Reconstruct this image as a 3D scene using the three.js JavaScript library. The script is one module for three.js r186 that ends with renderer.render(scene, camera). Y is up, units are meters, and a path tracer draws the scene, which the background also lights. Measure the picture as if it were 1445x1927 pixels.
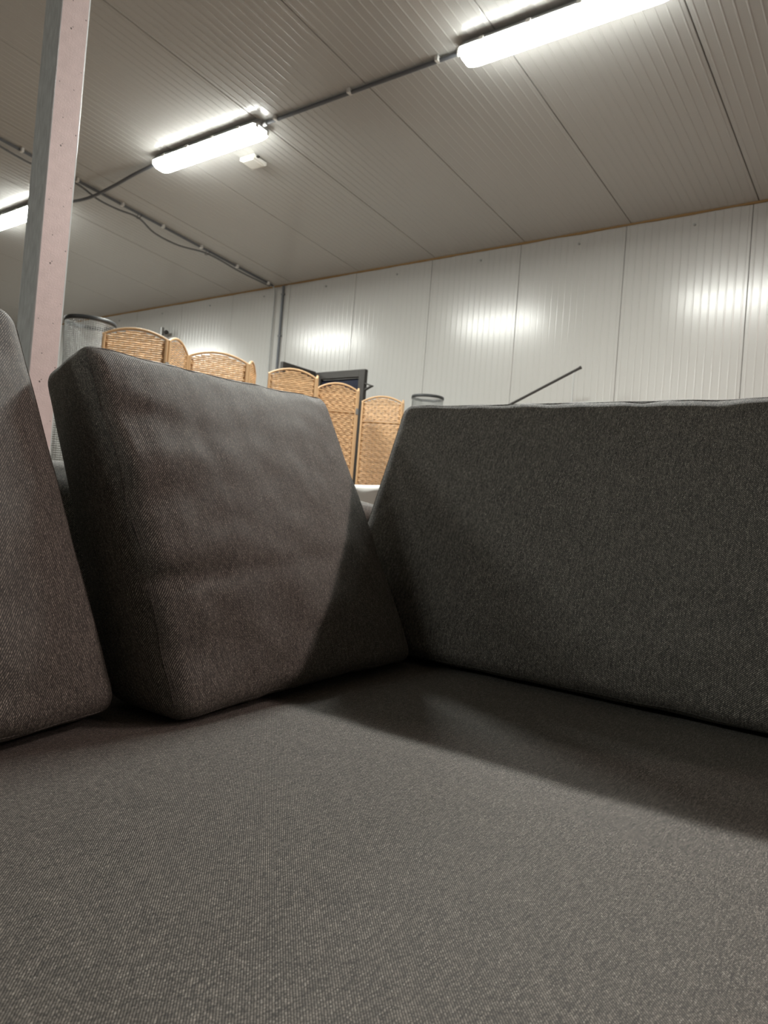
import * as THREE from 'three';
import { RoundedBoxGeometry } from 'three/addons/geometries/RoundedBoxGeometry.js';
import { mergeGeometries, mergeVertices, toCreasedNormals } from 'three/addons/utils/BufferGeometryUtils.js';
import { ImprovedNoise } from 'three/addons/math/ImprovedNoise.js';
import { RectAreaLightUniformsLib } from 'three/addons/lights/RectAreaLightUniformsLib.js';

// ---------- camera, exposure, lamps' colours ----------
RectAreaLightUniformsLib.init();
const scene = new THREE.Scene();
scene.background = new THREE.Color(0x000000);
const renderer = new THREE.WebGLRenderer({ antialias: true });
renderer.toneMapping = THREE.LinearToneMapping;
renderer.toneMappingExposure = 1.42;
renderer.shadowMap.enabled = true;
const EYE = 0.64;                                   // lens above the floor; plan coordinates below are (x, depth, height above lens)
const V = (x, d, h) => new THREE.Vector3(x, h + EYE, -d);
const D2R = Math.PI / 180;
const camera = new THREE.PerspectiveCamera(2 * Math.atan(963.5 / 1390) / D2R, 1445 / 1927, 0.02, 60);
{
  const p = 1.0 * D2R, r = 4.64 * D2R, y = -36.34 * D2R;
  const F = new THREE.Vector3(Math.sin(y) * Math.cos(p), Math.sin(p), -Math.cos(y) * Math.cos(p));
  const R = new THREE.Vector3(Math.cos(y), 0, Math.sin(y));
  const U = new THREE.Vector3().crossVectors(R, F);
  const R2 = R.clone().multiplyScalar(Math.cos(r)).addScaledVector(U, Math.sin(r));
  const U2 = U.clone().multiplyScalar(Math.cos(r)).addScaledVector(R, -Math.sin(r));
  camera.quaternion.setFromRotationMatrix(new THREE.Matrix4().makeBasis(R2, U2, F.clone().negate()));
  camera.position.copy(V(0, 0, 0));
  camera.focus = 0.72; camera.userData.fStop = 16;
}
scene.add(camera);
const NEUTRAL = new THREE.Color().setRGB(0.98, 1.0, 0.94), ROSE = new THREE.Color().setRGB(0.45, 0.345, 0.32);
const PANEL_LIGHT = 180, GLOW = 24;                 // radiance of the tubes downwards, and of the diffuser itself

// ---------- helpers ----------
let seed = 7;
const rnd = () => { seed = (seed * 1664525 + 1013904223) >>> 0; return seed / 4294967296; };
const hash = (i, j, k = 0) => { let h = (i * 374761393 + j * 668265263 + k * 974634521) | 0; h = Math.imul(h ^ (h >>> 13), 1274126177); return ((h ^ (h >>> 16)) >>> 0) / 4294967296; };
const N = new ImprovedNoise();
const noise = (x, y, z = 0) => N.noise(x + 31.7, y + 17.3, z + 5.1);
const taken = {};
const numbered = n => { const k = taken[n] = (taken[n] ?? -1) + 1; return k ? `${n}_${String(k).padStart(3, '0')}` : n; };
const shade = m => { m.castShadow = m.receiveShadow = true; return m; };
function tag(o, label, category, group) { o.userData.label = label; o.userData.category = category; if (group) o.userData.group = group; return o; }
function thing(name, label, category, pos = new THREE.Vector3(), turn = 0, group) {
  const o = new THREE.Group(); o.name = numbered(name); o.position.copy(pos); o.rotation.y = turn; scene.add(o); return tag(o, label, category, group);
}
function part(name, geo, mat, parent) {
  const m = shade(new THREE.Mesh(Array.isArray(geo) ? mergeGeometries(geo.map(g => g.index ? g.toNonIndexed() : g)) : geo, mat));
  m.name = name; parent.add(m); return m;
}
function structure(name, label) { const g = new THREE.Group(); g.name = name; g.userData = { kind: 'structure', label, category: name.split('_')[0] }; scene.add(g); return g; }
const box = (w, h, d, x = 0, y = 0, z = 0, r = 0) => (r ? new RoundedBoxGeometry(w, h, d, 2, r) : new THREE.BoxGeometry(w, h, d)).translate(x, y, z);
const cyl = (r, h, x = 0, y = 0, z = 0, seg = 12) => new THREE.CylinderGeometry(r, r, h, seg).translate(x, y, z);
const tube = (pts, r, seg = 40, radial = 8) => new THREE.TubeGeometry(new THREE.CatmullRomCurve3(pts), seg, r, radial);
function bar(a, b, r, seg = 6) {                    // straight rod between two points
  const d = b.clone().sub(a), g = new THREE.CylinderGeometry(r, r, d.length(), seg);
  return g.applyQuaternion(new THREE.Quaternion().setFromUnitVectors(new THREE.Vector3(0, 1, 0), d.clone().normalize())).translate((a.x + b.x) / 2, (a.y + b.y) / 2, (a.z + b.z) / 2);
}
function extrude(profile, len) {                    // closed profile in x,y, run along z from 0 to len, flat shaded
  const s = new THREE.Shape(profile.map(p => new THREE.Vector2(p[0], p[1])));
  return new THREE.ExtrudeGeometry(s, { depth: len, bevelEnabled: false });
}
function texture(n, fn, srgb, repeat) {
  const a = new Uint8Array(n * n * 4);
  for (let y = 0; y < n; y++) for (let x = 0; x < n; x++) { const c = fn(x, y), k = (y * n + x) * 4; a[k] = c[0]; a[k + 1] = c[1]; a[k + 2] = c[2]; a[k + 3] = 255; }
  const t = new THREE.DataTexture(a, n, n); t.wrapS = t.wrapT = THREE.RepeatWrapping; t.magFilter = THREE.LinearFilter; t.minFilter = THREE.LinearMipmapLinearFilter; t.generateMipmaps = true;
  if (srgb) t.colorSpace = THREE.SRGBColorSpace;
  if (repeat) t.repeat.set(repeat, repeat);
  t.needsUpdate = true; return t;
}
const std = (rgb, roughness = 0.6, extra = {}) => new THREE.MeshStandardMaterial({ color: new THREE.Color().setRGB(...rgb), roughness, ...extra });

// ---------- materials ----------
const TILE = 0.28, TN = 2048, YARNS = 400, DASHES = 100;
const weave = (x, y) => {                           // twill of dark yarns crossed by short paler floats
  const u = x / TN * YARNS, i = Math.floor(u), fu = u - i, v = y / TN * DASHES - i * 0.25 + 100 + 0.16 * hash(i, 8), j = Math.floor(v), fv = v - j;
  const slub = hash(i, Math.floor(y / TN * 22 + hash(i, 3) * 9), 5), h = hash(i, j, 1);
  const across = Math.sin(Math.PI * fu), along = Math.min(1, Math.sin(Math.PI * fv) * 1.6);
  return { up: across * along * (fv < 0.62 ? 1 : 0.35), pale: fv < 0.62 ? 0.34 + 0.56 * h + 0.30 * (slub - 0.5) + (h > 0.97 ? 0.18 : 0) : 0.06 + 0.22 * h };
};
const fabricMap = texture(TN, (x, y) => {
  const w = weave(x, y), k = Math.max(0, w.pale * (0.35 + 0.65 * w.up));
  return [40 + 204 * k, 40 + 195 * k, 38 + 182 * k].map(c => Math.min(255, c));
}, true);
const fabricBump = texture(1024, (x, y) => { const w = weave(x * 2, y * 2).up * 255; return [w, w, w]; });
const M = {
  fabric: new THREE.MeshPhysicalMaterial({ map: fabricMap, bumpMap: fabricBump, bumpScale: 0.0003, roughness: 0.62, ior: 1.5, sheen: 0.03, sheenRoughness: 0.6, sheenColor: new THREE.Color(0xb9b4ac) }),
  panel: std([0.48, 0.475, 0.455], 0.21),
  backing: std([0.12, 0.115, 0.11], 0.8), joint: std([0.42, 0.41, 0.38], 0.8),
  concrete: std([0.16, 0.125, 0.10], 0.85),
  sealant: std([0.30, 0.19, 0.08], 0.8),
  conduit: std([0.13, 0.14, 0.155], 0.55),
  cable: std([0.16, 0.165, 0.17], 0.6),
  clip: std([0.70, 0.69, 0.66], 0.5),
  screw: std([0.30, 0.30, 0.29], 0.4, { metalness: 0.6 }),
  housing: std([0.42, 0.43, 0.43], 0.5),
  plastic: std([0.80, 0.79, 0.74], 0.45),
  dark: std([0.030, 0.027, 0.024], 0.6),
  rim: std([0.045, 0.048, 0.05], 0.45, { metalness: 0.3 }),
  wire: std([0.36, 0.37, 0.36], 0.45, { metalness: 0.5 }), darkWire: std([0.17, 0.17, 0.155], 0.55, { metalness: 0.3 }),
  navy: std([0.010, 0.013, 0.028], 0.3),
  white: std([0.80, 0.79, 0.76], 0.7),
  greyrod: std([0.42, 0.43, 0.42], 0.5),
};
// steel paint: pink tint partly holds rosy light in its colour; orange peel relief; chips where the paint has flaked off
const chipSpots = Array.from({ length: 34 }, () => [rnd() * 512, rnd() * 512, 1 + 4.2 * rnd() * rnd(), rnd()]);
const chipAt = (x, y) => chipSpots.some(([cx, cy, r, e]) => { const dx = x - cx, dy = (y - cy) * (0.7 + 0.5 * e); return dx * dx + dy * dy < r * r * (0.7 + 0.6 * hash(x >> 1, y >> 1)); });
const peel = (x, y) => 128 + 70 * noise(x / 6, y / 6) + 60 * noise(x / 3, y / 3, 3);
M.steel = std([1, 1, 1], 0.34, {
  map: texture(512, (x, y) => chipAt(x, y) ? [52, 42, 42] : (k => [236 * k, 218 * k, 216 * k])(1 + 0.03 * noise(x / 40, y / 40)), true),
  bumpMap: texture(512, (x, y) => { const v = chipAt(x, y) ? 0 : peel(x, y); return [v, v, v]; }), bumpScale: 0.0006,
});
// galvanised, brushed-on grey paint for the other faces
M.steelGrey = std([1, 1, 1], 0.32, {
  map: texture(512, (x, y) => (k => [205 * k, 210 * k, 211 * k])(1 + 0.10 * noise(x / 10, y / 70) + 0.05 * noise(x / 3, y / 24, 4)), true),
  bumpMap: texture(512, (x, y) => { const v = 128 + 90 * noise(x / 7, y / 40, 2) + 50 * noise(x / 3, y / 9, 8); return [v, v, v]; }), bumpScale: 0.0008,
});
M.rope = std([1, 1, 1], 0.75, { vertexColors: true });
M.frame = std([0.56, 0.36, 0.19], 0.55);

// ---------- the shell: ribbed insulated panels ----------
const DEP = 6.25, HZ = 2.766, SLOPE = Math.tan(4.08 * D2R), XL = -14.24, XR = 7.76, FRONT = -12.0;
const roof = d => HZ + (DEP - d) * SLOPE;           // ceiling height above the lens
function ribProfile(w, ribs, gap, t = 0.02, up = 0.0018) {
  const h = w / 2 - gap / 2, P = [[-h, t], [-h, 0.003], [-h + 0.003, 0]], step = w / ribs;
  for (let i = 0; i < ribs; i++) { const c = -w / 2 + (i + 0.5) * step; P.push([c - 0.0065, 0], [c - 0.003, -up], [c + 0.003, -up], [c + 0.0065, 0]); }
  P.push([h - 0.003, 0], [h, 0.003], [h, t]); return P;
}
{
  const floor = structure('floor', 'bare grey concrete floor of the warehouse');
  part('slab', box(XR - XL + 0.4, 0.2, DEP - FRONT + 0.4, (XL + XR) / 2, -0.1, -(DEP + FRONT) / 2), M.concrete, floor);
  // back wall: one-metre panels, upright ribs
  const wall = structure('wall_back', 'white ribbed insulated panel wall');
  const top = roof(DEP) + EYE;
  part('core', box(XR - XL + 0.4, top + 0.3, 0.1, (XL + XR) / 2, top / 2 + 0.1, -DEP - 0.072), M.joint, wall);
  const pg = extrude(ribProfile(1, 16, 0.004), top).rotateX(-Math.PI / 2);   // run along +y; profile y -> -z
  const cap = cyl(0.011, 0.008, 0, 0, 0, 10).rotateX(Math.PI / 2);
  for (let i = 0; i < 22; i++) {
    const x = XL + 0.5 + i, p = part('wall_panel', pg, M.panel, wall); p.position.set(x, 0, -DEP);
    const s = part('screw_cap', cap, M.screw, wall); s.position.set(x + 0.06 + 0.03 * hash(i, 9), top - 0.10, -DEP + 0.004);
  }
  // side and front walls, outside the frame, of the same panels (plain from here)
  for (const [n, g] of [['wall_left', box(0.1, 5.4, DEP - FRONT + 0.4, XL - 0.05, 2.6, -(DEP + FRONT) / 2)], ['wall_right', box(0.1, 5.4, DEP - FRONT + 0.4, XR + 0.05, 2.6, -(DEP + FRONT) / 2)], ['wall_front', box(XR - XL + 0.4, 5.4, 0.1, (XL + XR) / 2, 2.6, -FRONT + 0.05)]])
    part('sheet', g, M.panel, structure(n, 'white panel wall of the warehouse'));
  // ceiling, rising away from the back wall
  const ceil = structure('ceiling', 'sloping ceiling of pale ribbed insulated panels');
  const len = (DEP - FRONT) / Math.cos(4.08 * D2R);
  const cg = extrude(ribProfile(1, 16, 0.006), len);                         // run along +z, ribs facing down
  const slope = new THREE.Group(); slope.name = 'panel_field'; ceil.add(slope);
  slope.position.copy(V(0, DEP, HZ)); slope.rotation.x = -4.08 * D2R;        // +z rises
  part('core', box(XR - XL + 0.4, 0.1, len + 0.4, (XL + XR) / 2, 0.072, len / 2), M.backing, slope);
  for (let i = 0; i < 22; i++) part('ceiling_panel', cg, M.panel, slope).position.set(XL + 0.54 + i, 0, 0);
  // brownish sealant bead in the corner between wall and ceiling
  const trim = structure('trim_1', 'brown sealant bead between wall and ceiling'); trim.userData.category = 'trim';
  const g = new THREE.CylinderGeometry(0.011, 0.011, XR - XL, 8, 400).rotateZ(Math.PI / 2).toNonIndexed(), q = mergeVertices(g), a = q.attributes.position;
  for (let i = 0; i < a.count; i++) { const k = 1 + 0.45 * noise(a.getX(i) * 3, 1) + 0.3 * noise(a.getX(i) * 11, 2); a.setY(i, a.getY(i) * k); a.setZ(i, a.getZ(i) * k); }
  q.computeVertexNormals(); q.translate((XL + XR) / 2, top - 0.004, -DEP + 0.006);
  part('bead', q, M.sealant, trim);
}

// ---------- fluorescent lamps ----------
const LL = 1.25;
function lampSection(sections) {                    // rings of equal length, joined and capped
  const n = sections[0].length, pos = [], idx = [];
  for (const s of sections) for (const p of s) pos.push(...p);
  for (let i = 0; i + 1 < sections.length; i++) for (let j = 0; j < n; j++) { const a = i * n + j, b = i * n + (j + 1) % n; idx.push(a, b, a + n, b, b + n, a + n); }
  for (let j = 1; j + 1 < n; j++) { idx.push(0, j + 1, j); const k = (sections.length - 1) * n; idx.push(k, k + j, k + j + 1); }
  const g = new THREE.BufferGeometry(); g.setAttribute('position', new THREE.Float32BufferAttribute(pos, 3)); g.setIndex(idx);
  return toCreasedNormals(g, 0.6);
}
const lampGeo = (() => {                            // local: x along the tube, y down from the ceiling is negative
  const ring = (x, w, y0, y1) => [[x, y0, -w], [x, y0, w], [x, (y0 * 2 + y1) / 3, w * 1.04], [x, (y0 + 2 * y1) / 3, w * 0.92], [x, y1 + 0.006, w * 0.66], [x, y1, w * 0.42], [x, y1, -w * 0.42], [x, y1 + 0.006, -w * 0.66], [x, (y0 + 2 * y1) / 3, -w * 0.92], [x, (y0 * 2 + y1) / 3, -w * 1.04]];
  const h = LL / 2;
  const diffuser = lampSection([ring(-h + 0.004, 0.053, -0.050, -0.074), ring(-h + 0.022, 0.074, -0.050, -0.102), ring(-h + 0.075, 0.077, -0.050, -0.114), ring(h - 0.075, 0.077, -0.050, -0.114), ring(h - 0.022, 0.074, -0.050, -0.102), ring(h - 0.004, 0.053, -0.050, -0.074)]);
  const tray = (x, w) => [[x, 0, -w * 0.62], [x, 0, w * 0.62], [x, -0.022, w * 0.70], [x, -0.040, w], [x, -0.052, w], [x, -0.052, -w], [x, -0.040, -w], [x, -0.022, -w * 0.70]];
  const housing = lampSection([tray(-h, 0.064), tray(-h + 0.025, 0.084), tray(h - 0.025, 0.084), tray(h, 0.064)]);
  return { diffuser, housing, clip: box(0.030, 0.024, 0.009, 0, -0.050, 0, 0.003), cap: cyl(0.016, 0.05, 0, 0, 0, 14).rotateZ(Math.PI / 2), lug: box(0.018, 0.030, 0.024, 0, -0.066, 0, 0.004) };
})();
function lamp(x, d, color, label, group) {
  const t = thing('ceiling_lamp', label, 'lamp', V(x, d, roof(d) - 0.0015), 0, group);
  t.rotation.x = -4.08 * D2R;
  part('housing', lampGeo.housing, M.housing, t);
  const glow = new THREE.MeshStandardMaterial({ color: 0xffffff, roughness: 0.5, emissive: color, emissiveIntensity: GLOW });
  part('diffuser', lampGeo.diffuser, glow, t);
  for (const s of [-1, 1]) {
    for (const k of [-0.36, -0.12, 0.12, 0.36]) part('clip', lampGeo.clip, M.clip, t).position.set(k * LL, 0, s * 0.088);
    part('gland', lampGeo.cap, M.housing, t).position.set(s * (LL / 2 + 0.015), -0.024, 0);
    for (const e of [-1, 1]) part('end_clip', lampGeo.lug, M.clip, t).position.set(s * (LL / 2 - 0.006), 0.006, e * 0.054);
  }
  const light = new THREE.RectAreaLight(color, PANEL_LIGHT, LL - 0.12, 0.12); light.name = 'tube_light';
  light.position.set(0, -0.118, 0); light.rotation.x = -Math.PI / 2; t.add(light);
}
const ROW1 = 3.75, ROW2 = -6.0;
lamp(-1.815, ROW1, NEUTRAL, 'lit fluorescent ceiling lamp at the conduit end farthest from the steel pillar');
lamp(-4.795, ROW1, NEUTRAL, 'lit fluorescent ceiling lamp with the square white cover plate beside it');
lamp(-7.79, ROW1, NEUTRAL, 'lit fluorescent ceiling lamp partly hidden behind the steel pillar');
for (const [x, d, c] of [[-10.8, ROW1, NEUTRAL], [1.19, ROW1, ROSE], [4.19, ROW1, ROSE], [-4.795, ROW2, NEUTRAL], [-1.815, ROW2, NEUTRAL]])
  lamp(x, d, c, c === ROSE ? 'lit fluorescent ceiling lamp with a rosy glow' : 'lit fluorescent ceiling lamp standing apart from pillar, plate and conduit', c === ROSE ? 'rosy ceiling lamps' : 'further ceiling lamps');

// ---------- conduits, cables and plate on the ceiling ----------
const onRoof = (x, d, drop) => V(x, d, roof(d) - drop);
{
  const t = thing('lamp_conduit', 'straight dark conduit on the ceiling joining two lit lamps', 'conduit');
  part('pipe', bar(onRoof(-4.15, ROW1, 0.021), onRoof(-2.46, ROW1, 0.021), 0.0135, 12), M.conduit, t);
  for (const x of [-4.03, -3.33, -2.62]) part('saddle_clip', box(0.026, 0.034, 0.042, x, 0, 0, 0.004), M.clip, t).position.copy(onRoof(0, ROW1 - 0.010, 0.018));
  const c = thing('lamp_cable', 'dark cable sagging from the lamp by the cover plate towards the pillar', 'cable');
  part('sheath', tube([[-5.43, 3.75, 0.025], [-5.75, 3.755, 0.045], [-6.1, 3.77, 0.075], [-6.5, 3.78, 0.098], [-6.85, 3.77, 0.075], [-7.14, 3.75, 0.025]].map(p => onRoof(...p)), 0.014), M.conduit, c);
  const w = thing('ceiling_conduit', 'grey conduit running along the ceiling and down the wall corner', 'conduit');
  part('pipe', bar(onRoof(-6.48, 6.19, 0.016), onRoof(-6.48, -1.5, 0.016), 0.0115, 10), M.conduit, w);
  part('drop_pipe', tube([[-6.48, 6.19, 0.018], [-6.478, 6.215, 0.03], [-6.477, 6.226, 0.10], [-6.475, 6.226, 0.6], [-6.47, 6.226, 1.6], [-6.47, 6.226, 3.0]].map(p => onRoof(...p)), 0.010, 80), M.greyrod, w);
  for (const d of [6.1, 5.6, 5.08, 4.58, 4.10, 3.62, 3.1, 2.6, 2.1, 1.6]) part('saddle_clip', box(0.042, 0.036, 0.024, 0, 0, 0, 0.004), M.clip, w).position.copy(onRoof(-6.462, d, 0.019));
  const l = thing('loose_cable', 'thin loose cable looping below the long ceiling conduit', 'cable');
  part('sheath', tube([[-6.49, 6.15, 0.035], [-6.50, 5.7, 0.045], [-6.51, 5.2, 0.035], [-6.58, 4.85, 0.075], [-6.575, 4.55, 0.075], [-6.52, 4.32, 0.038], [-6.545, 4.1, 0.05], [-6.545, 3.9, 0.055], [-6.50, 3.62, 0.035], [-6.55, 3.2, 0.05], [-6.52, 2.6, 0.035], [-6.55, 2.1, 0.05], [-6.5, 1.6, 0.035]].map(p => onRoof(...p)), 0.0095, 160), M.cable, l);
  for (const d of [5.2, 4.32, 2.6]) part('cable_tie', tube([[-6.49, d, 0.002], [-6.462, d, 0.02], [-6.49, d, 0.046], [-6.53, d, 0.046], [-6.545, d, 0.03], [-6.52, d, 0.004]].map(p => onRoof(...p)), 0.003, 16, 5), M.dark, l);
  const v = thing('wall_conduit', 'dark upright conduit on the white wall beside the ceiling conduit', 'conduit');
  part('pipe', bar(V(-6.34, 6.232, roof(6.232) - 0.02), V(-6.34, 6.232, -0.6), 0.0155, 12), M.conduit, v);
  for (const h of [0.12, 0.62, 1.15, 1.9]) part('saddle_clip', box(0.046, 0.022, 0.03, 0, 0, 0, 0.004), M.cable, v).position.copy(V(-6.34, 6.235, roof(6.23) - h));
  const p = thing('cover_plate', 'small square white cover plate on the ceiling beside a lamp', 'plate', onRoof(-4.635, 4.095, 0.002), 0.02); p.rotation.x = -4.08 * D2R;
  part('plate', box(0.165, 0.030, 0.150, 0, -0.020, 0, 0.006), M.plastic, p);
  part('lid', box(0.125, 0.006, 0.112, -0.004, -0.037, 0, 0.002), M.plastic, p);
  for (const sx of [-1, 1]) for (const sz of [-1, 1]) part('screw', cyl(0.006, 0.005, sx * 0.070, -0.036, sz * 0.063, 8), M.clip, p);
  part('tab', box(0.035, 0.010, 0.022, 0.088, -0.018, 0.040, 0.002), M.dark, p);
}
{ // little fitting on the wall above the screens
  const t = thing('wall_fitting', 'small grey metal fitting on the white wall above the first woven screen', 'fitting', V(-8.50, 6.20, 2.36));
  part('bracket', box(0.10, 0.05, 0.05, 0, 0, 0, 0.008), M.greyrod, t);
  part('lens_barrel', cyl(0.030, 0.14, 0.02, -0.01, 0.07, 14).rotateX(0), M.screw, t);
  part('knob', new THREE.SphereGeometry(0.03, 12, 8).translate(0.08, 0.0, 0.04), M.dark, t);
}

// ---------- steel pillar ----------
{
  const s = 0.117, x = -2.70 - s / 2, d = 1.389 + s / 2, hgt = roof(d) + EYE - 0.004;
  const t = thing('steel_pillar', 'square painted steel pillar behind the sofa, chipped paint', 'pillar', V(x, d, -EYE));
  const face = (w, mat, name, fx, fz, ry) => {      // the four walls of the hollow section, pink coat partly standing in for rosy light
    const g = new THREE.BoxGeometry(w, hgt - 0.024, 0.005), uv = g.attributes.uv; for (let i = 0; i < uv.count; i++) uv.setXY(i, uv.getX(i) * w / 0.45, uv.getY(i) * hgt / 0.45);
    const m = part(name, g, mat, t); m.position.set(fx, hgt / 2, fz); m.rotation.y = ry;
  };
  const r = 0.007, e = s / 2 - 0.0025;
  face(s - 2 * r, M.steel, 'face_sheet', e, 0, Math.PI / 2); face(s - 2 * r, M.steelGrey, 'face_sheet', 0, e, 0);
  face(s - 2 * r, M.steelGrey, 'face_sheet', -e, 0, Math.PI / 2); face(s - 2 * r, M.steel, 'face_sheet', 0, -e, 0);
  for (const sx of [-1, 1]) for (const sz of [-1, 1]) part('corner', cyl(r, hgt - 0.024, sx * (s / 2 - r), hgt / 2, sz * (s / 2 - r), 16), M.steelGrey, t);
  part('base_plate', box(0.22, 0.012, 0.22, 0, 0.006, 0), M.steelGrey, t);
  part('head_plate', box(0.18, 0.012, 0.18, 0, hgt - 0.008, 0), M.steelGrey, t);
}

// ---------- upholstery ----------
// A padded box: eight corners in plan coordinates (front face first), rounded edges, crowned faces, drawn-in seams and creases.
function padded(c, o) {
  const n = o.n || 44, W = o.W, H = o.H, T = o.T, r = o.r || 0.022, pos = [], uv = [], idx = [], seen = new Map(), keys = [];
  const ease = t => Math.sin(t * Math.PI / 2) * 0.55 + t * 0.45;
  const tri = (a, b, k) => {                        // trilinear, a: left..right, b: bottom..top, k: back..front, all -1..1 and a little beyond
    const u = (a + 1) / 2, v = (b + 1) / 2, w = (k + 1) / 2, out = [0, 0, 0];
    const C = [[c.fbl, c.fbr, c.ftl, c.ftr], [c.bbl, c.bbr, c.btl, c.btr]];
    for (let m = 0; m < 3; m++) {
      const f = q => (1 - u) * (1 - v) * q[0][m] + u * (1 - v) * q[1][m] + (1 - u) * v * q[2][m] + u * v * q[3][m];
      out[m] = w * f(C[0]) + (1 - w) * f(C[1]);
    }
    return out;
  };
  const map = (a, b, k) => {
    const P = [a * W / 2, b * H / 2, k * T / 2], L = [W / 2 - r, H / 2 - r, T / 2 - r], I = P.map((p, m) => Math.max(-L[m], Math.min(L[m], p)));
    const q = P.map((p, m) => p - I[m]), len = Math.hypot(...q) || 1; let Q = I.map((p, m) => p + q[m] / len * r);
    let A = Q[0] / (W / 2), B = Q[1] / (H / 2), K = Q[2] / (T / 2);
    const ca = Math.max(0, 1 - A * A), cb = Math.max(0, 1 - B * B), ck = Math.max(0, 1 - K * K);
    const crown = Math.pow(ca, 0.6) * Math.pow(cb, 0.6);
    const wr = o.crease ? o.crease(A, B, K) : 0;
    const soft = (o.soft ?? 0.004) * (noise(A * W * 7 + (o.seed || 0), B * H * 7, K) + 0.5 * noise(A * W * 17, B * H * 17 + (o.seed || 0), K));
    K += Math.sign(K) * Math.abs(K) * (crown * (o.crown ?? 0.03) + soft * Math.min(1, crown * 4) + wr) / (T / 2);
    A += A * (cb * ((o.puff ?? 0.006) * ck - (o.pinch ?? 0.006) * (1 - ck)) + 0.4 * soft * ck) / (W / 2);
    B += B * (ca * ((o.puff ?? 0.001) * ck - (o.pinch ?? 0.006) * (1 - ck)) + 0.5 * (soft + 0.003 * noise(A * W * 9, 3, K * 2)) ) / (H / 2);
    return tri(A, B, K);
  };
  const vert = (a, b, k, fu, fv) => { const p = map(a, b, k), w = V(...p); pos.push(w.x, w.y, w.z); uv.push(fu / (o.tile || TILE), fv / (o.tile || TILE)); keys.push(`${w.x.toFixed(5)},${w.y.toFixed(5)},${w.z.toFixed(5)}`); };
  const faces = [[0, 1, 2, 1], [0, 1, 2, -1], [2, 1, 0, 1], [2, 1, 0, -1], [0, 2, 1, 1], [0, 2, 1, -1]];
  const dim = [W, H, T];
  for (const [iu, iv, iw, s] of faces) {
    const base = pos.length / 3, nu = iu === 2 ? Math.max(8, n >> 2) : n, nv = iv === 2 ? Math.max(8, n >> 2) : n;
    for (let j = 0; j <= nv; j++) for (let i = 0; i <= nu; i++) {
      const p = [0, 0, 0]; p[iu] = ease(2 * i / nu - 1); p[iv] = ease(2 * j / nv - 1); p[iw] = s;
      vert(...p, p[iu] * dim[iu] / 2 + iw * 0.13, p[iv] * dim[iv] / 2 + s * 0.07);
    }
    for (let j = 0; j < nv; j++) for (let i = 0; i < nu; i++) { const a = base + j * (nu + 1) + i, b = a + 1, d = a + nu + 1, e = d + 1; (o.flip ? s < 0 : s > 0) === (iw !== 0 && iw !== 1) ? idx.push(a, b, e, a, e, d) : idx.push(a, e, b, a, d, e); }
  }
  const g = new THREE.BufferGeometry(); g.setAttribute('position', new THREE.Float32BufferAttribute(pos, 3)); g.setAttribute('uv', new THREE.Float32BufferAttribute(uv, 2)); g.setIndex(idx);
  // make every triangle face outwards, then share normals across the seams of the patches
  const ctr = new THREE.Vector3(); for (let i = 0; i < pos.length; i += 3) ctr.add(new THREE.Vector3(pos[i], pos[i + 1], pos[i + 2])); ctr.multiplyScalar(3 / pos.length);
  const A = new THREE.Vector3(), B = new THREE.Vector3(), C = new THREE.Vector3(), nn = new THREE.Vector3(), e1 = new THREE.Vector3(), e2 = new THREE.Vector3();
  for (let i = 0; i < idx.length; i += 3) {
    A.fromArray(pos, idx[i] * 3); B.fromArray(pos, idx[i + 1] * 3); C.fromArray(pos, idx[i + 2] * 3);
    nn.crossVectors(e1.subVectors(B, A), e2.subVectors(C, A));
    if (nn.dot(e1.subVectors(A, ctr)) < 0) { const t = idx[i + 1]; idx[i + 1] = idx[i + 2]; idx[i + 2] = t; nn.negate(); }
    for (let m = 0; m < 3; m++) { const k = keys[idx[i + m]], v = seen.get(k); if (v) v.add(nn); else seen.set(k, nn.clone()); }
  }
  g.setIndex(idx);
  const nor = new Float32Array(pos.length); keys.forEach((k, i) => { const v = seen.get(k); if (v) v.clone().normalize().toArray(nor, i * 3); });
  g.setAttribute('normal', new THREE.BufferAttribute(nor, 3));
  const seam = k => { const L = []; const m = 20; for (let i = 0; i < m; i++) L.push([-1 + 2 * i / m, -1]); for (let i = 0; i < m; i++) L.push([1, -1 + 2 * i / m]); for (let i = 0; i < m; i++) L.push([1 - 2 * i / m, 1]); for (let i = 0; i < m; i++) L.push([-1, 1 - 2 * i / m]);
    return new THREE.TubeGeometry(new THREE.CatmullRomCurve3(L.map(([a, b]) => V(...map(a, b, k))), true), 320, 0.0007, 5, true); };
  return { g, seam };
}
function cushion(name, label, c, o, group) {
  const t = thing(name, label, 'cushion', undefined, 0, group), { g, seam } = padded(c, o);
  part('cover', g, M.fabric, t); part('seam', seam(0.97), M.fabric, t); part('seam', seam(-0.97), M.fabric, t);
  return t;
}
const bump1 = (x, w) => Math.exp(-x * x / (w * w));
const SEAT = -0.22;
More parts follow.
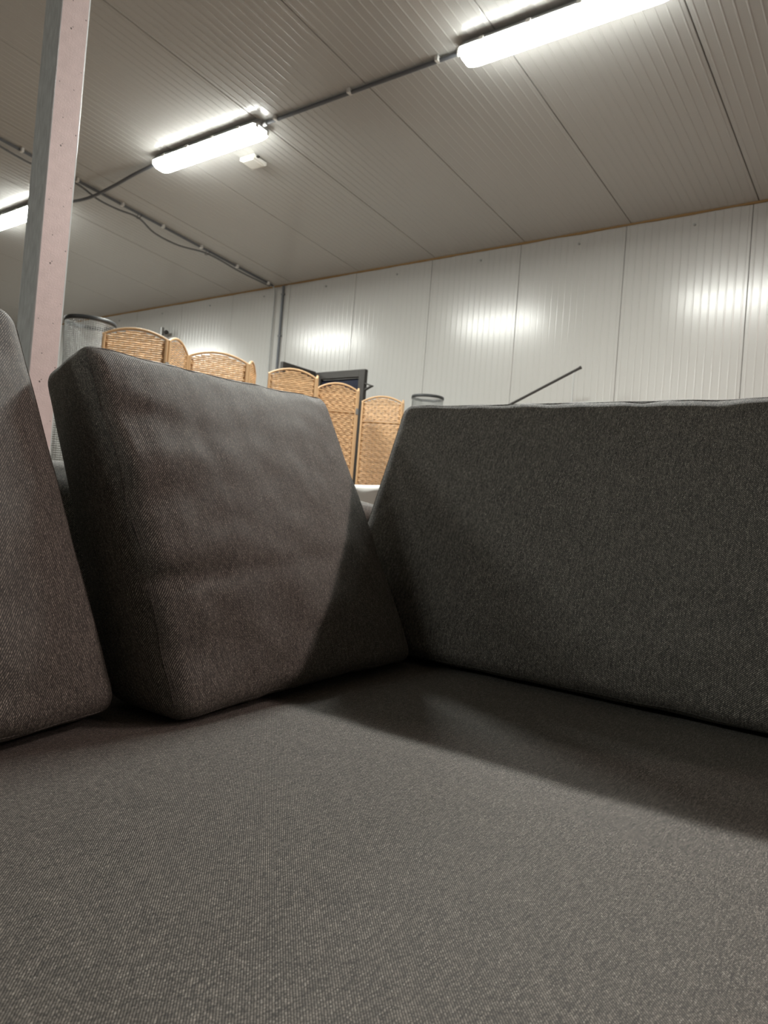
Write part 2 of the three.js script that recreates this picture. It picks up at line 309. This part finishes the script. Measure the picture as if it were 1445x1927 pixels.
{ // sofa body: plinth, two upholstered backs, feet
  const t = thing('corner_sofa', 'dark grey upholstered corner sofa with low padded backs', 'sofa');
  const blk = (x0, x1, d0, d1, h0, h1) => ({ fbl: [x0, d0, h0], fbr: [x1, d0, h0], ftl: [x0, d0, h1], ftr: [x1, d0, h1], bbl: [x0, d1, h0], bbr: [x1, d1, h0], btl: [x0, d1, h1], btr: [x1, d1, h1] });
  const pad = (x0, x1, d0, d1, h0, h1, r, n) => padded(blk(x0, x1, d0, d1, h0, h1), { W: x1 - x0, H: h1 - h0, T: d1 - d0, r, n, crown: 0.004, soft: 0.002, puff: 0.004, pinch: 0.001 }).g;
  part('plinth', pad(-0.945, 1.25, -1.05, 1.225, -0.56, -0.375, 0.02, 30), M.fabric, t);
  part('backrest', pad(-1.10, -0.945, -1.05, 1.375, -0.56, 0.050, 0.045, 40), M.fabric, t);
  part('backrest', pad(-0.948, 1.25, 1.225, 1.375, -0.56, 0.045, 0.045, 40), M.fabric, t);
  for (const [x, d] of [[-1.02, -0.95], [-1.02, 1.28], [1.15, 1.28], [1.15, -0.95]]) part('leg', cyl(0.025, 0.09, x, 0.045, -d, 16), M.dark, t);
  const seat = padded(blk(-0.935, 1.24, -1.06, 1.215, -0.372, SEAT), { W: 2.175, H: 0.152, T: 2.275, r: 0.04, n: 110, tile: 0.19, crown: 0, soft: 0, puff: 0.003, pinch: 0 }).g;
  const s = tag(part('seat_cushion', seat, M.fabric, scene), 'wide flat dark grey seat cushion under the back cushions', 'cushion');
  s.name = numbered('seat_cushion');
}
cushion('back_cushion', 'dark grey square back cushion leaning left of the corner, creased along one side', {
  fbl: [-0.582, 0.478, SEAT + 0.003], fbr: [-0.638, 0.990, SEAT + 0.006], ftl: [-0.752, 0.440, 0.178], ftr: [-0.850, 0.958, 0.218],
  bbl: [-0.705, 0.474, SEAT + 0.006], bbr: [-0.780, 0.972, SEAT + 0.006], btl: [-0.872, 0.462, 0.150], btr: [-0.935, 0.962, 0.175],
}, { W: 0.54, H: 0.42, T: 0.14, r: 0.026, n: 72, crown: 0.042, soft: 0.003, pinch: 0.008, seed: 3, crease: (a, b, k) => k <= 0 ? 0 : (
  -0.012 * bump1(b + 0.30 - 0.06 * (a + 1), 0.05) * Math.exp(-(a + 1) * 2.6) + 0.005 * bump1(b + 0.16 - 0.1 * (a + 1), 0.08) * Math.exp(-(a + 1) * 2.4)
  - 0.007 * bump1(b - 0.12 - 0.15 * (a + 1), 0.08) * Math.exp(-(a + 1) * 3) + 0.004 * bump1(b - 0.34 - 0.10 * (a + 1), 0.09) * Math.exp(-(a + 1) * 2)
  - 0.006 * bump1(b - 0.62 + 0.12 * (a + 1), 0.07) * Math.exp(-(a + 1) * 2.6) - 0.005 * bump1(b + 0.66, 0.1) * Math.exp(-(a + 1) * 3)) });
cushion('back_cushion', 'dark grey back cushion in front of the steel pillar, turned beside the creased one', {
  fbl: [-0.500, -0.060, SEAT + 0.006], fbr: [-0.642, 0.464, SEAT + 0.006], ftl: [-0.735, -0.110, 0.205], ftr: [-0.800, 0.395, 0.205],
  bbl: [-0.650, -0.085, SEAT + 0.006], bbr: [-0.785, 0.440, SEAT + 0.006], btl: [-0.868, -0.120, 0.165], btr: [-0.930, 0.400, 0.165],
}, { W: 0.54, H: 0.42, T: 0.14, r: 0.026, n: 60, crown: 0.036, soft: 0.003, pinch: 0.006, seed: 11 });
cushion('back_cushion', 'long charcoal back cushion standing against the rear back of the sofa', {
  fbl: [-0.850, 1.006, SEAT + 0.006], fbr: [0.160, 0.972, SEAT + 0.004], ftl: [-0.775, 1.085, 0.224], ftr: [0.130, 1.070, 0.214],
  bbl: [-0.860, 1.125, SEAT + 0.006], bbr: [0.150, 1.115, SEAT + 0.006], btl: [-0.790, 1.200, 0.195], btr: [0.130, 1.190, 0.190],
}, { W: 0.95, H: 0.44, T: 0.13, r: 0.022, n: 72, crown: 0.042, soft: 0.0025, pinch: 0.006, seed: 23 });

// ---------- woven folding screens ----------
const PW = 0.41, SH = 1.72, ARCH = 0.055;
const archAt = x => SH + ARCH * (1 - (2 * x / PW) ** 2);
function ribbons() {                                // one panel's weave: flat paper cords over and under upright slats
  const pos = [], col = [], idx = [], pitch = 0.0136, colw = 0.034, y0 = 0.10;
  const tone = [0.66, 0.43, 0.235];
  let row = 0;
  for (let y = y0; y < SH + ARCH; y += pitch, row++) {
    if (Math.abs(y - (SH - 0.18)) < 0.0085 || Math.abs(y - 0.55) < 0.0085) continue;
    let half = PW / 2 - 0.016 - (row % 3 === 0 ? 0.016 : 0);
    if (y > SH - 0.024) { const k = 1 - (y + 0.024 - SH) / ARCH; if (k <= 0.02) continue; half = Math.min(half, PW / 2 * Math.sqrt(k)); }
    const segs = Math.max(6, Math.round(half * 2 / colw * 4)), base0 = pos.length / 3, t = 0.86 + 0.28 * hash(row, 4);
    for (let i = 0; i <= segs; i++) {
      const x = -half + 2 * half * i / segs, z = 0.0036 * Math.cos(Math.PI * x / colw + Math.PI * (row >> 1)), kk = t * (0.90 + 0.2 * hash(Math.floor(x / colw + 50), row >> 1, 6));
      for (const [dy, dz] of [[-0.0058, 0], [0, 0.0022], [0.0058, 0], [0, -0.0022]]) { pos.push(x, y + dy, z + dz); col.push(tone[0] * kk, tone[1] * kk, tone[2] * kk); }
      if (i) for (let m = 0; m < 4; m++) { const a = base0 + (i - 1) * 4 + m, b = base0 + (i - 1) * 4 + (m + 1) % 4; idx.push(a, a + 4, b, b, a + 4, b + 4); }
    }
    const e = base0 + segs * 4; idx.push(base0, base0 + 1, base0 + 2, base0, base0 + 2, base0 + 3, e, e + 2, e + 1, e, e + 3, e + 2);
  }
  const g = new THREE.BufferGeometry(); g.setAttribute('position', new THREE.Float32BufferAttribute(pos, 3)); g.setAttribute('color', new THREE.Float32BufferAttribute(col, 3)); g.setIndex(idx); g.computeVertexNormals(); return g;
}
const screenGeo = {
  weave: ribbons(),
  post: box(0.020, SH, 0.020, 0, SH / 2, 0, 0.006),
  lath: box(0.022, SH - 0.09, 0.004, 0, (SH - 0.09) / 2 + 0.07, 0, 0.001),
  rail: box(PW - 0.02, 0.012, 0.016, 0, 0, 0, 0.004),
  arch: tube(Array.from({ length: 9 }, (_, i) => { const x = (i / 8 - 0.5) * PW; return new THREE.Vector3(x, archAt(x) - 0.008, 0); }), 0.009, 32, 8),
  slat: Array.from({ length: 11 }, (_, i) => { const x = (i - 5) * 0.034 + 0.017 * 0; const h = archAt(x) - 0.075; return box(0.004, h, 0.0016, x, h / 2 + 0.05, 0); }),
  hinge: box(0.010, 0.05, 0.028, 0, 0, 0, 0.002),
};
function screen(label, runs) {                      // runs: plan points of the zigzag, one panel between each pair
  const [x0, d0] = runs[0], t = thing('folding_screen', label, 'screen', V(x0, d0, -EYE), 0, undefined);
  for (let i = 0; i + 1 < runs.length; i++) {
    const [xa, da] = runs[i], [xb, db] = runs[i + 1], w = Math.hypot(xb - xa, db - da);
    const p = new THREE.Group(); p.name = 'screen_panel'; t.add(p);
    p.position.set((xa + xb) / 2 - x0, 0, -((da + db) / 2 - d0)); p.rotation.y = Math.atan2(db - da, xb - xa); p.scale.x = (w - 0.006) / PW;
    for (const s of [-1, 1]) part('post', screenGeo.post, M.frame, p).position.x = s * (PW / 2 - 0.010);
    for (const y of [0.08, 0.55, SH - 0.18]) part('rail', screenGeo.rail, M.frame, p).position.y = y;
    for (const s of [-1, 1]) part('side_lath', screenGeo.lath, M.frame, p).position.set(s * (PW / 2 - 0.026), 0, -0.0075);
    part('top_rail', screenGeo.arch, M.frame, p);
    part('weave', screenGeo.weave, M.rope, p);
    part('slats', screenGeo.slat, M.frame, p);
  }
  for (let i = 1; i + 1 < runs.length; i++) for (const y of [0.3, 0.9, 1.55]) part('hinge', screenGeo.hinge, M.screw, t).position.set(runs[i][0] - x0, y, -(runs[i][1] - d0));
}
screen('tan woven folding screen beside the pillar, overlapped by a mesh basket behind it', [[-4.31, 2.672], [-4.01, 2.960], [-4.25, 3.305], [-4.00, 3.655], [-4.24, 3.945]]);
screen('tan woven folding screen standing in front of the dark framed unit', [[-4.08, 3.925], [-3.83, 4.205], [-4.09, 4.495], [-3.82, 4.705], [-4.09, 5.04]]);
screen('tan woven folding screen panel next to the mesh basket by the rear wall', [[-4.10, 5.105], [-3.755, 5.262], [-3.98, 5.56]]);

// ---------- mesh baskets on mesh stands ----------
function basket(x, d, topH, r, label, standLabel) {
  const h = 0.40, t = thing('mesh_basket', label, 'basket', V(x, d, topH - h));
  const wires = [], n = 64;
  for (let i = 0; i < n; i++) { const a = i / n * Math.PI * 2; wires.push(bar(new THREE.Vector3(r * 0.94 * Math.cos(a), 0.004, r * 0.94 * Math.sin(a)), new THREE.Vector3(r * Math.cos(a), h - 0.01, r * Math.sin(a)), 0.0017, 4)); }
  for (let y = 0.012; y < h - 0.02; y += 0.0125) wires.push(new THREE.TorusGeometry(r * (0.94 + 0.06 * y / h), 0.0017, 4, 48).rotateX(Math.PI / 2).translate(0, y, 0));
  part('wire_mesh', wires, M.wire, t);
  part('rim', new THREE.LatheGeometry([[r - 0.004, h - 0.026], [r + 0.005, h - 0.026], [r + 0.007, h - 0.013], [r + 0.005, h], [r - 0.004, h], [r - 0.004, h - 0.026]].map(p => new THREE.Vector2(...p)), 64), M.rim, t);
  part('base_disc', cyl(r * 0.95, 0.006, 0, 0.003, 0, 48), M.wire, t);
  const H = topH - h + EYE, s = 0.34, k = thing('mesh_stand', standLabel, 'stand', V(x, d, -EYE));
  for (const sx of [-1, 1]) for (const sz of [-1, 1]) part('post', box(0.022, H - 0.004, 0.022, sx * s / 2, (H - 0.004) / 2, sz * s / 2, 0.004), M.dark, k);
  part('shelf', box(s - 0.02, 0.012, s - 0.02, 0, H - 0.0075, 0), M.wire, k);
  for (let f = 0; f < 4; f++) {
    const L = [], q = s / 2 - 0.012;
    for (let i = -9; i <= 9; i++) L.push(bar(new THREE.Vector3(i / 9 * q, 0.05, 0), new THREE.Vector3(i / 9 * q, H - 0.015, 0), 0.0013, 4));
    for (let y = 0.05; y < H - 0.015; y += 0.015) L.push(bar(new THREE.Vector3(-q, y, 0), new THREE.Vector3(q, y, 0), 0.0022, 4));
    const m = part('mesh_side', L, M.darkWire, k); m.rotation.y = f * Math.PI / 2; m.position.set(Math.sin(f * Math.PI / 2) * s / 2, 0, Math.cos(f * Math.PI / 2) * s / 2);
  }
}
basket(-4.60, 2.76, 1.2075, 0.160, 'wire mesh basket with dark rim behind the pillar-side woven screen', 'grey mesh-sided stand with dark posts right behind the steel pillar');
basket(-3.93, 5.90, 1.262, 0.150, 'wire mesh basket with dark rim between woven screen and rear wall', 'mesh-sided stand below the basket by the rear wall');

// ---------- dark framed unit by the wall ----------
{
  const t = thing('framed_unit', 'tall dark brown framed unit with a navy panel behind the woven screens', 'cabinet', V(-4.79, 5.60, -EYE));
  const H = 1.494 + EYE;
  part('upright', box(0.075, H, 0.05, 0.285, H / 2, 0, 0.006), M.dark, t);
  part('upright', box(0.075, H, 0.05, -0.285, H / 2, 0, 0.006), M.dark, t);
  part('top_rail', box(0.50, 0.075, 0.05, 0, H - 0.0375, 0, 0.006), M.dark, t);
  part('bottom_rail', box(0.50, 0.09, 0.05, 0, 0.06, 0, 0.006), M.dark, t);
  part('navy_panel', box(0.51, H - 0.18, 0.012, 0, H / 2 + 0.01, -0.012), M.navy, t);
  part('side_panel', box(0.04, H + 0.008, 0.48, -0.335, (H + 0.008) / 2, 0.262, 0.006), M.dark, t);
  part('corner_hook', extrude([[0.32, H - 0.13], [0.42, H - 0.165], [0.32, H - 0.21], [0.32, H - 0.195], [0.385, H - 0.166], [0.32, H - 0.145]], 0.03).translate(0, 0, -0.015), M.dark, t);
}
// ---------- sloping bar near the wall ----------
{
  const t = thing('boom_stand', 'sloping black bar on a slim grey upright by the white wall', 'stand', V(-2.49, 5.93, -EYE));
  const tip = V(-2.44, 5.93, 1.454), low = V(-3.45, 5.93, 0.985), o = t.position;
  part('boom', bar(low.clone().sub(o), tip.clone().sub(o), 0.0115, 10), M.dark, t);
  part('tip_cap', bar(tip.clone().sub(o), tip.clone().sub(o).add(new THREE.Vector3(0.016, 0.008, 0)), 0.014, 10), M.dark, t);
  part('upright', bar(new THREE.Vector3(0.005, 0.02, 0), new THREE.Vector3(0.005, EYE + 1.42, 0), 0.007, 8), M.greyrod, t);
  part('upright', bar(new THREE.Vector3(-0.94, 0.02, 0), new THREE.Vector3(-0.94, EYE + 0.99, 0), 0.007, 8), M.greyrod, t);
  part('foot', box(1.05, 0.02, 0.22, -0.465, 0.01, 0, 0.006), M.dark, t);
}
// ---------- white covered table behind the sofa corner ----------
{
  const t = thing('white_table', 'white cloth-covered table behind the sofa corner, in front of a woven screen', 'table', V(-2.62, 3.42, -EYE));
  const w = 0.9, dd = 0.55, n = 60, pos = [], idx = [], H = 0.845;
  for (let j = 0; j <= n; j++) for (let i = 0; i <= n; i++) {
    let x = (i / n - 0.5) * 1.9, z = (j / n - 0.5) * 1.5; const ox = Math.max(0, Math.abs(x) - w / 2), oz = Math.max(0, Math.abs(z) - dd / 2), drop = Math.max(ox, oz);
    const f = 0.025 * Math.min(1, drop * 4) * Math.sin(x * 24 + z * 29);
    const y = H - drop + 0.010 * noise(x * 6, z * 6) + 0.010 * Math.max(0, noise(x * 2.5, z * 9, 4));
    pos.push(Math.sign(x) * Math.min(Math.abs(x), w / 2 + 0.02 + (ox > 0 ? f + 0.03 * ox : 0)), y, Math.sign(z) * Math.min(Math.abs(z), dd / 2 + 0.02 + (oz > 0 ? f + 0.03 * oz : 0)));
    if (i && j) { const a = (j - 1) * (n + 1) + i - 1, b = a + 1, c = a + n + 1, d = c + 1; idx.push(a, c, b, b, c, d); }
  }
  const g = new THREE.BufferGeometry(); g.setAttribute('position', new THREE.Float32BufferAttribute(pos, 3)); g.setIndex(idx); g.computeVertexNormals();
  part('top', box(w, 0.03, dd, 0, H - 0.035, 0, 0.004), M.white, t);
  for (const sx of [-1, 1]) for (const sz of [-1, 1]) part('leg', cyl(0.018, H - 0.05, sx * 0.40, (H - 0.05) / 2, sz * 0.23, 12), M.greyrod, t);
  part('cloth', g, M.white, t);
}
renderer.render(scene, camera);
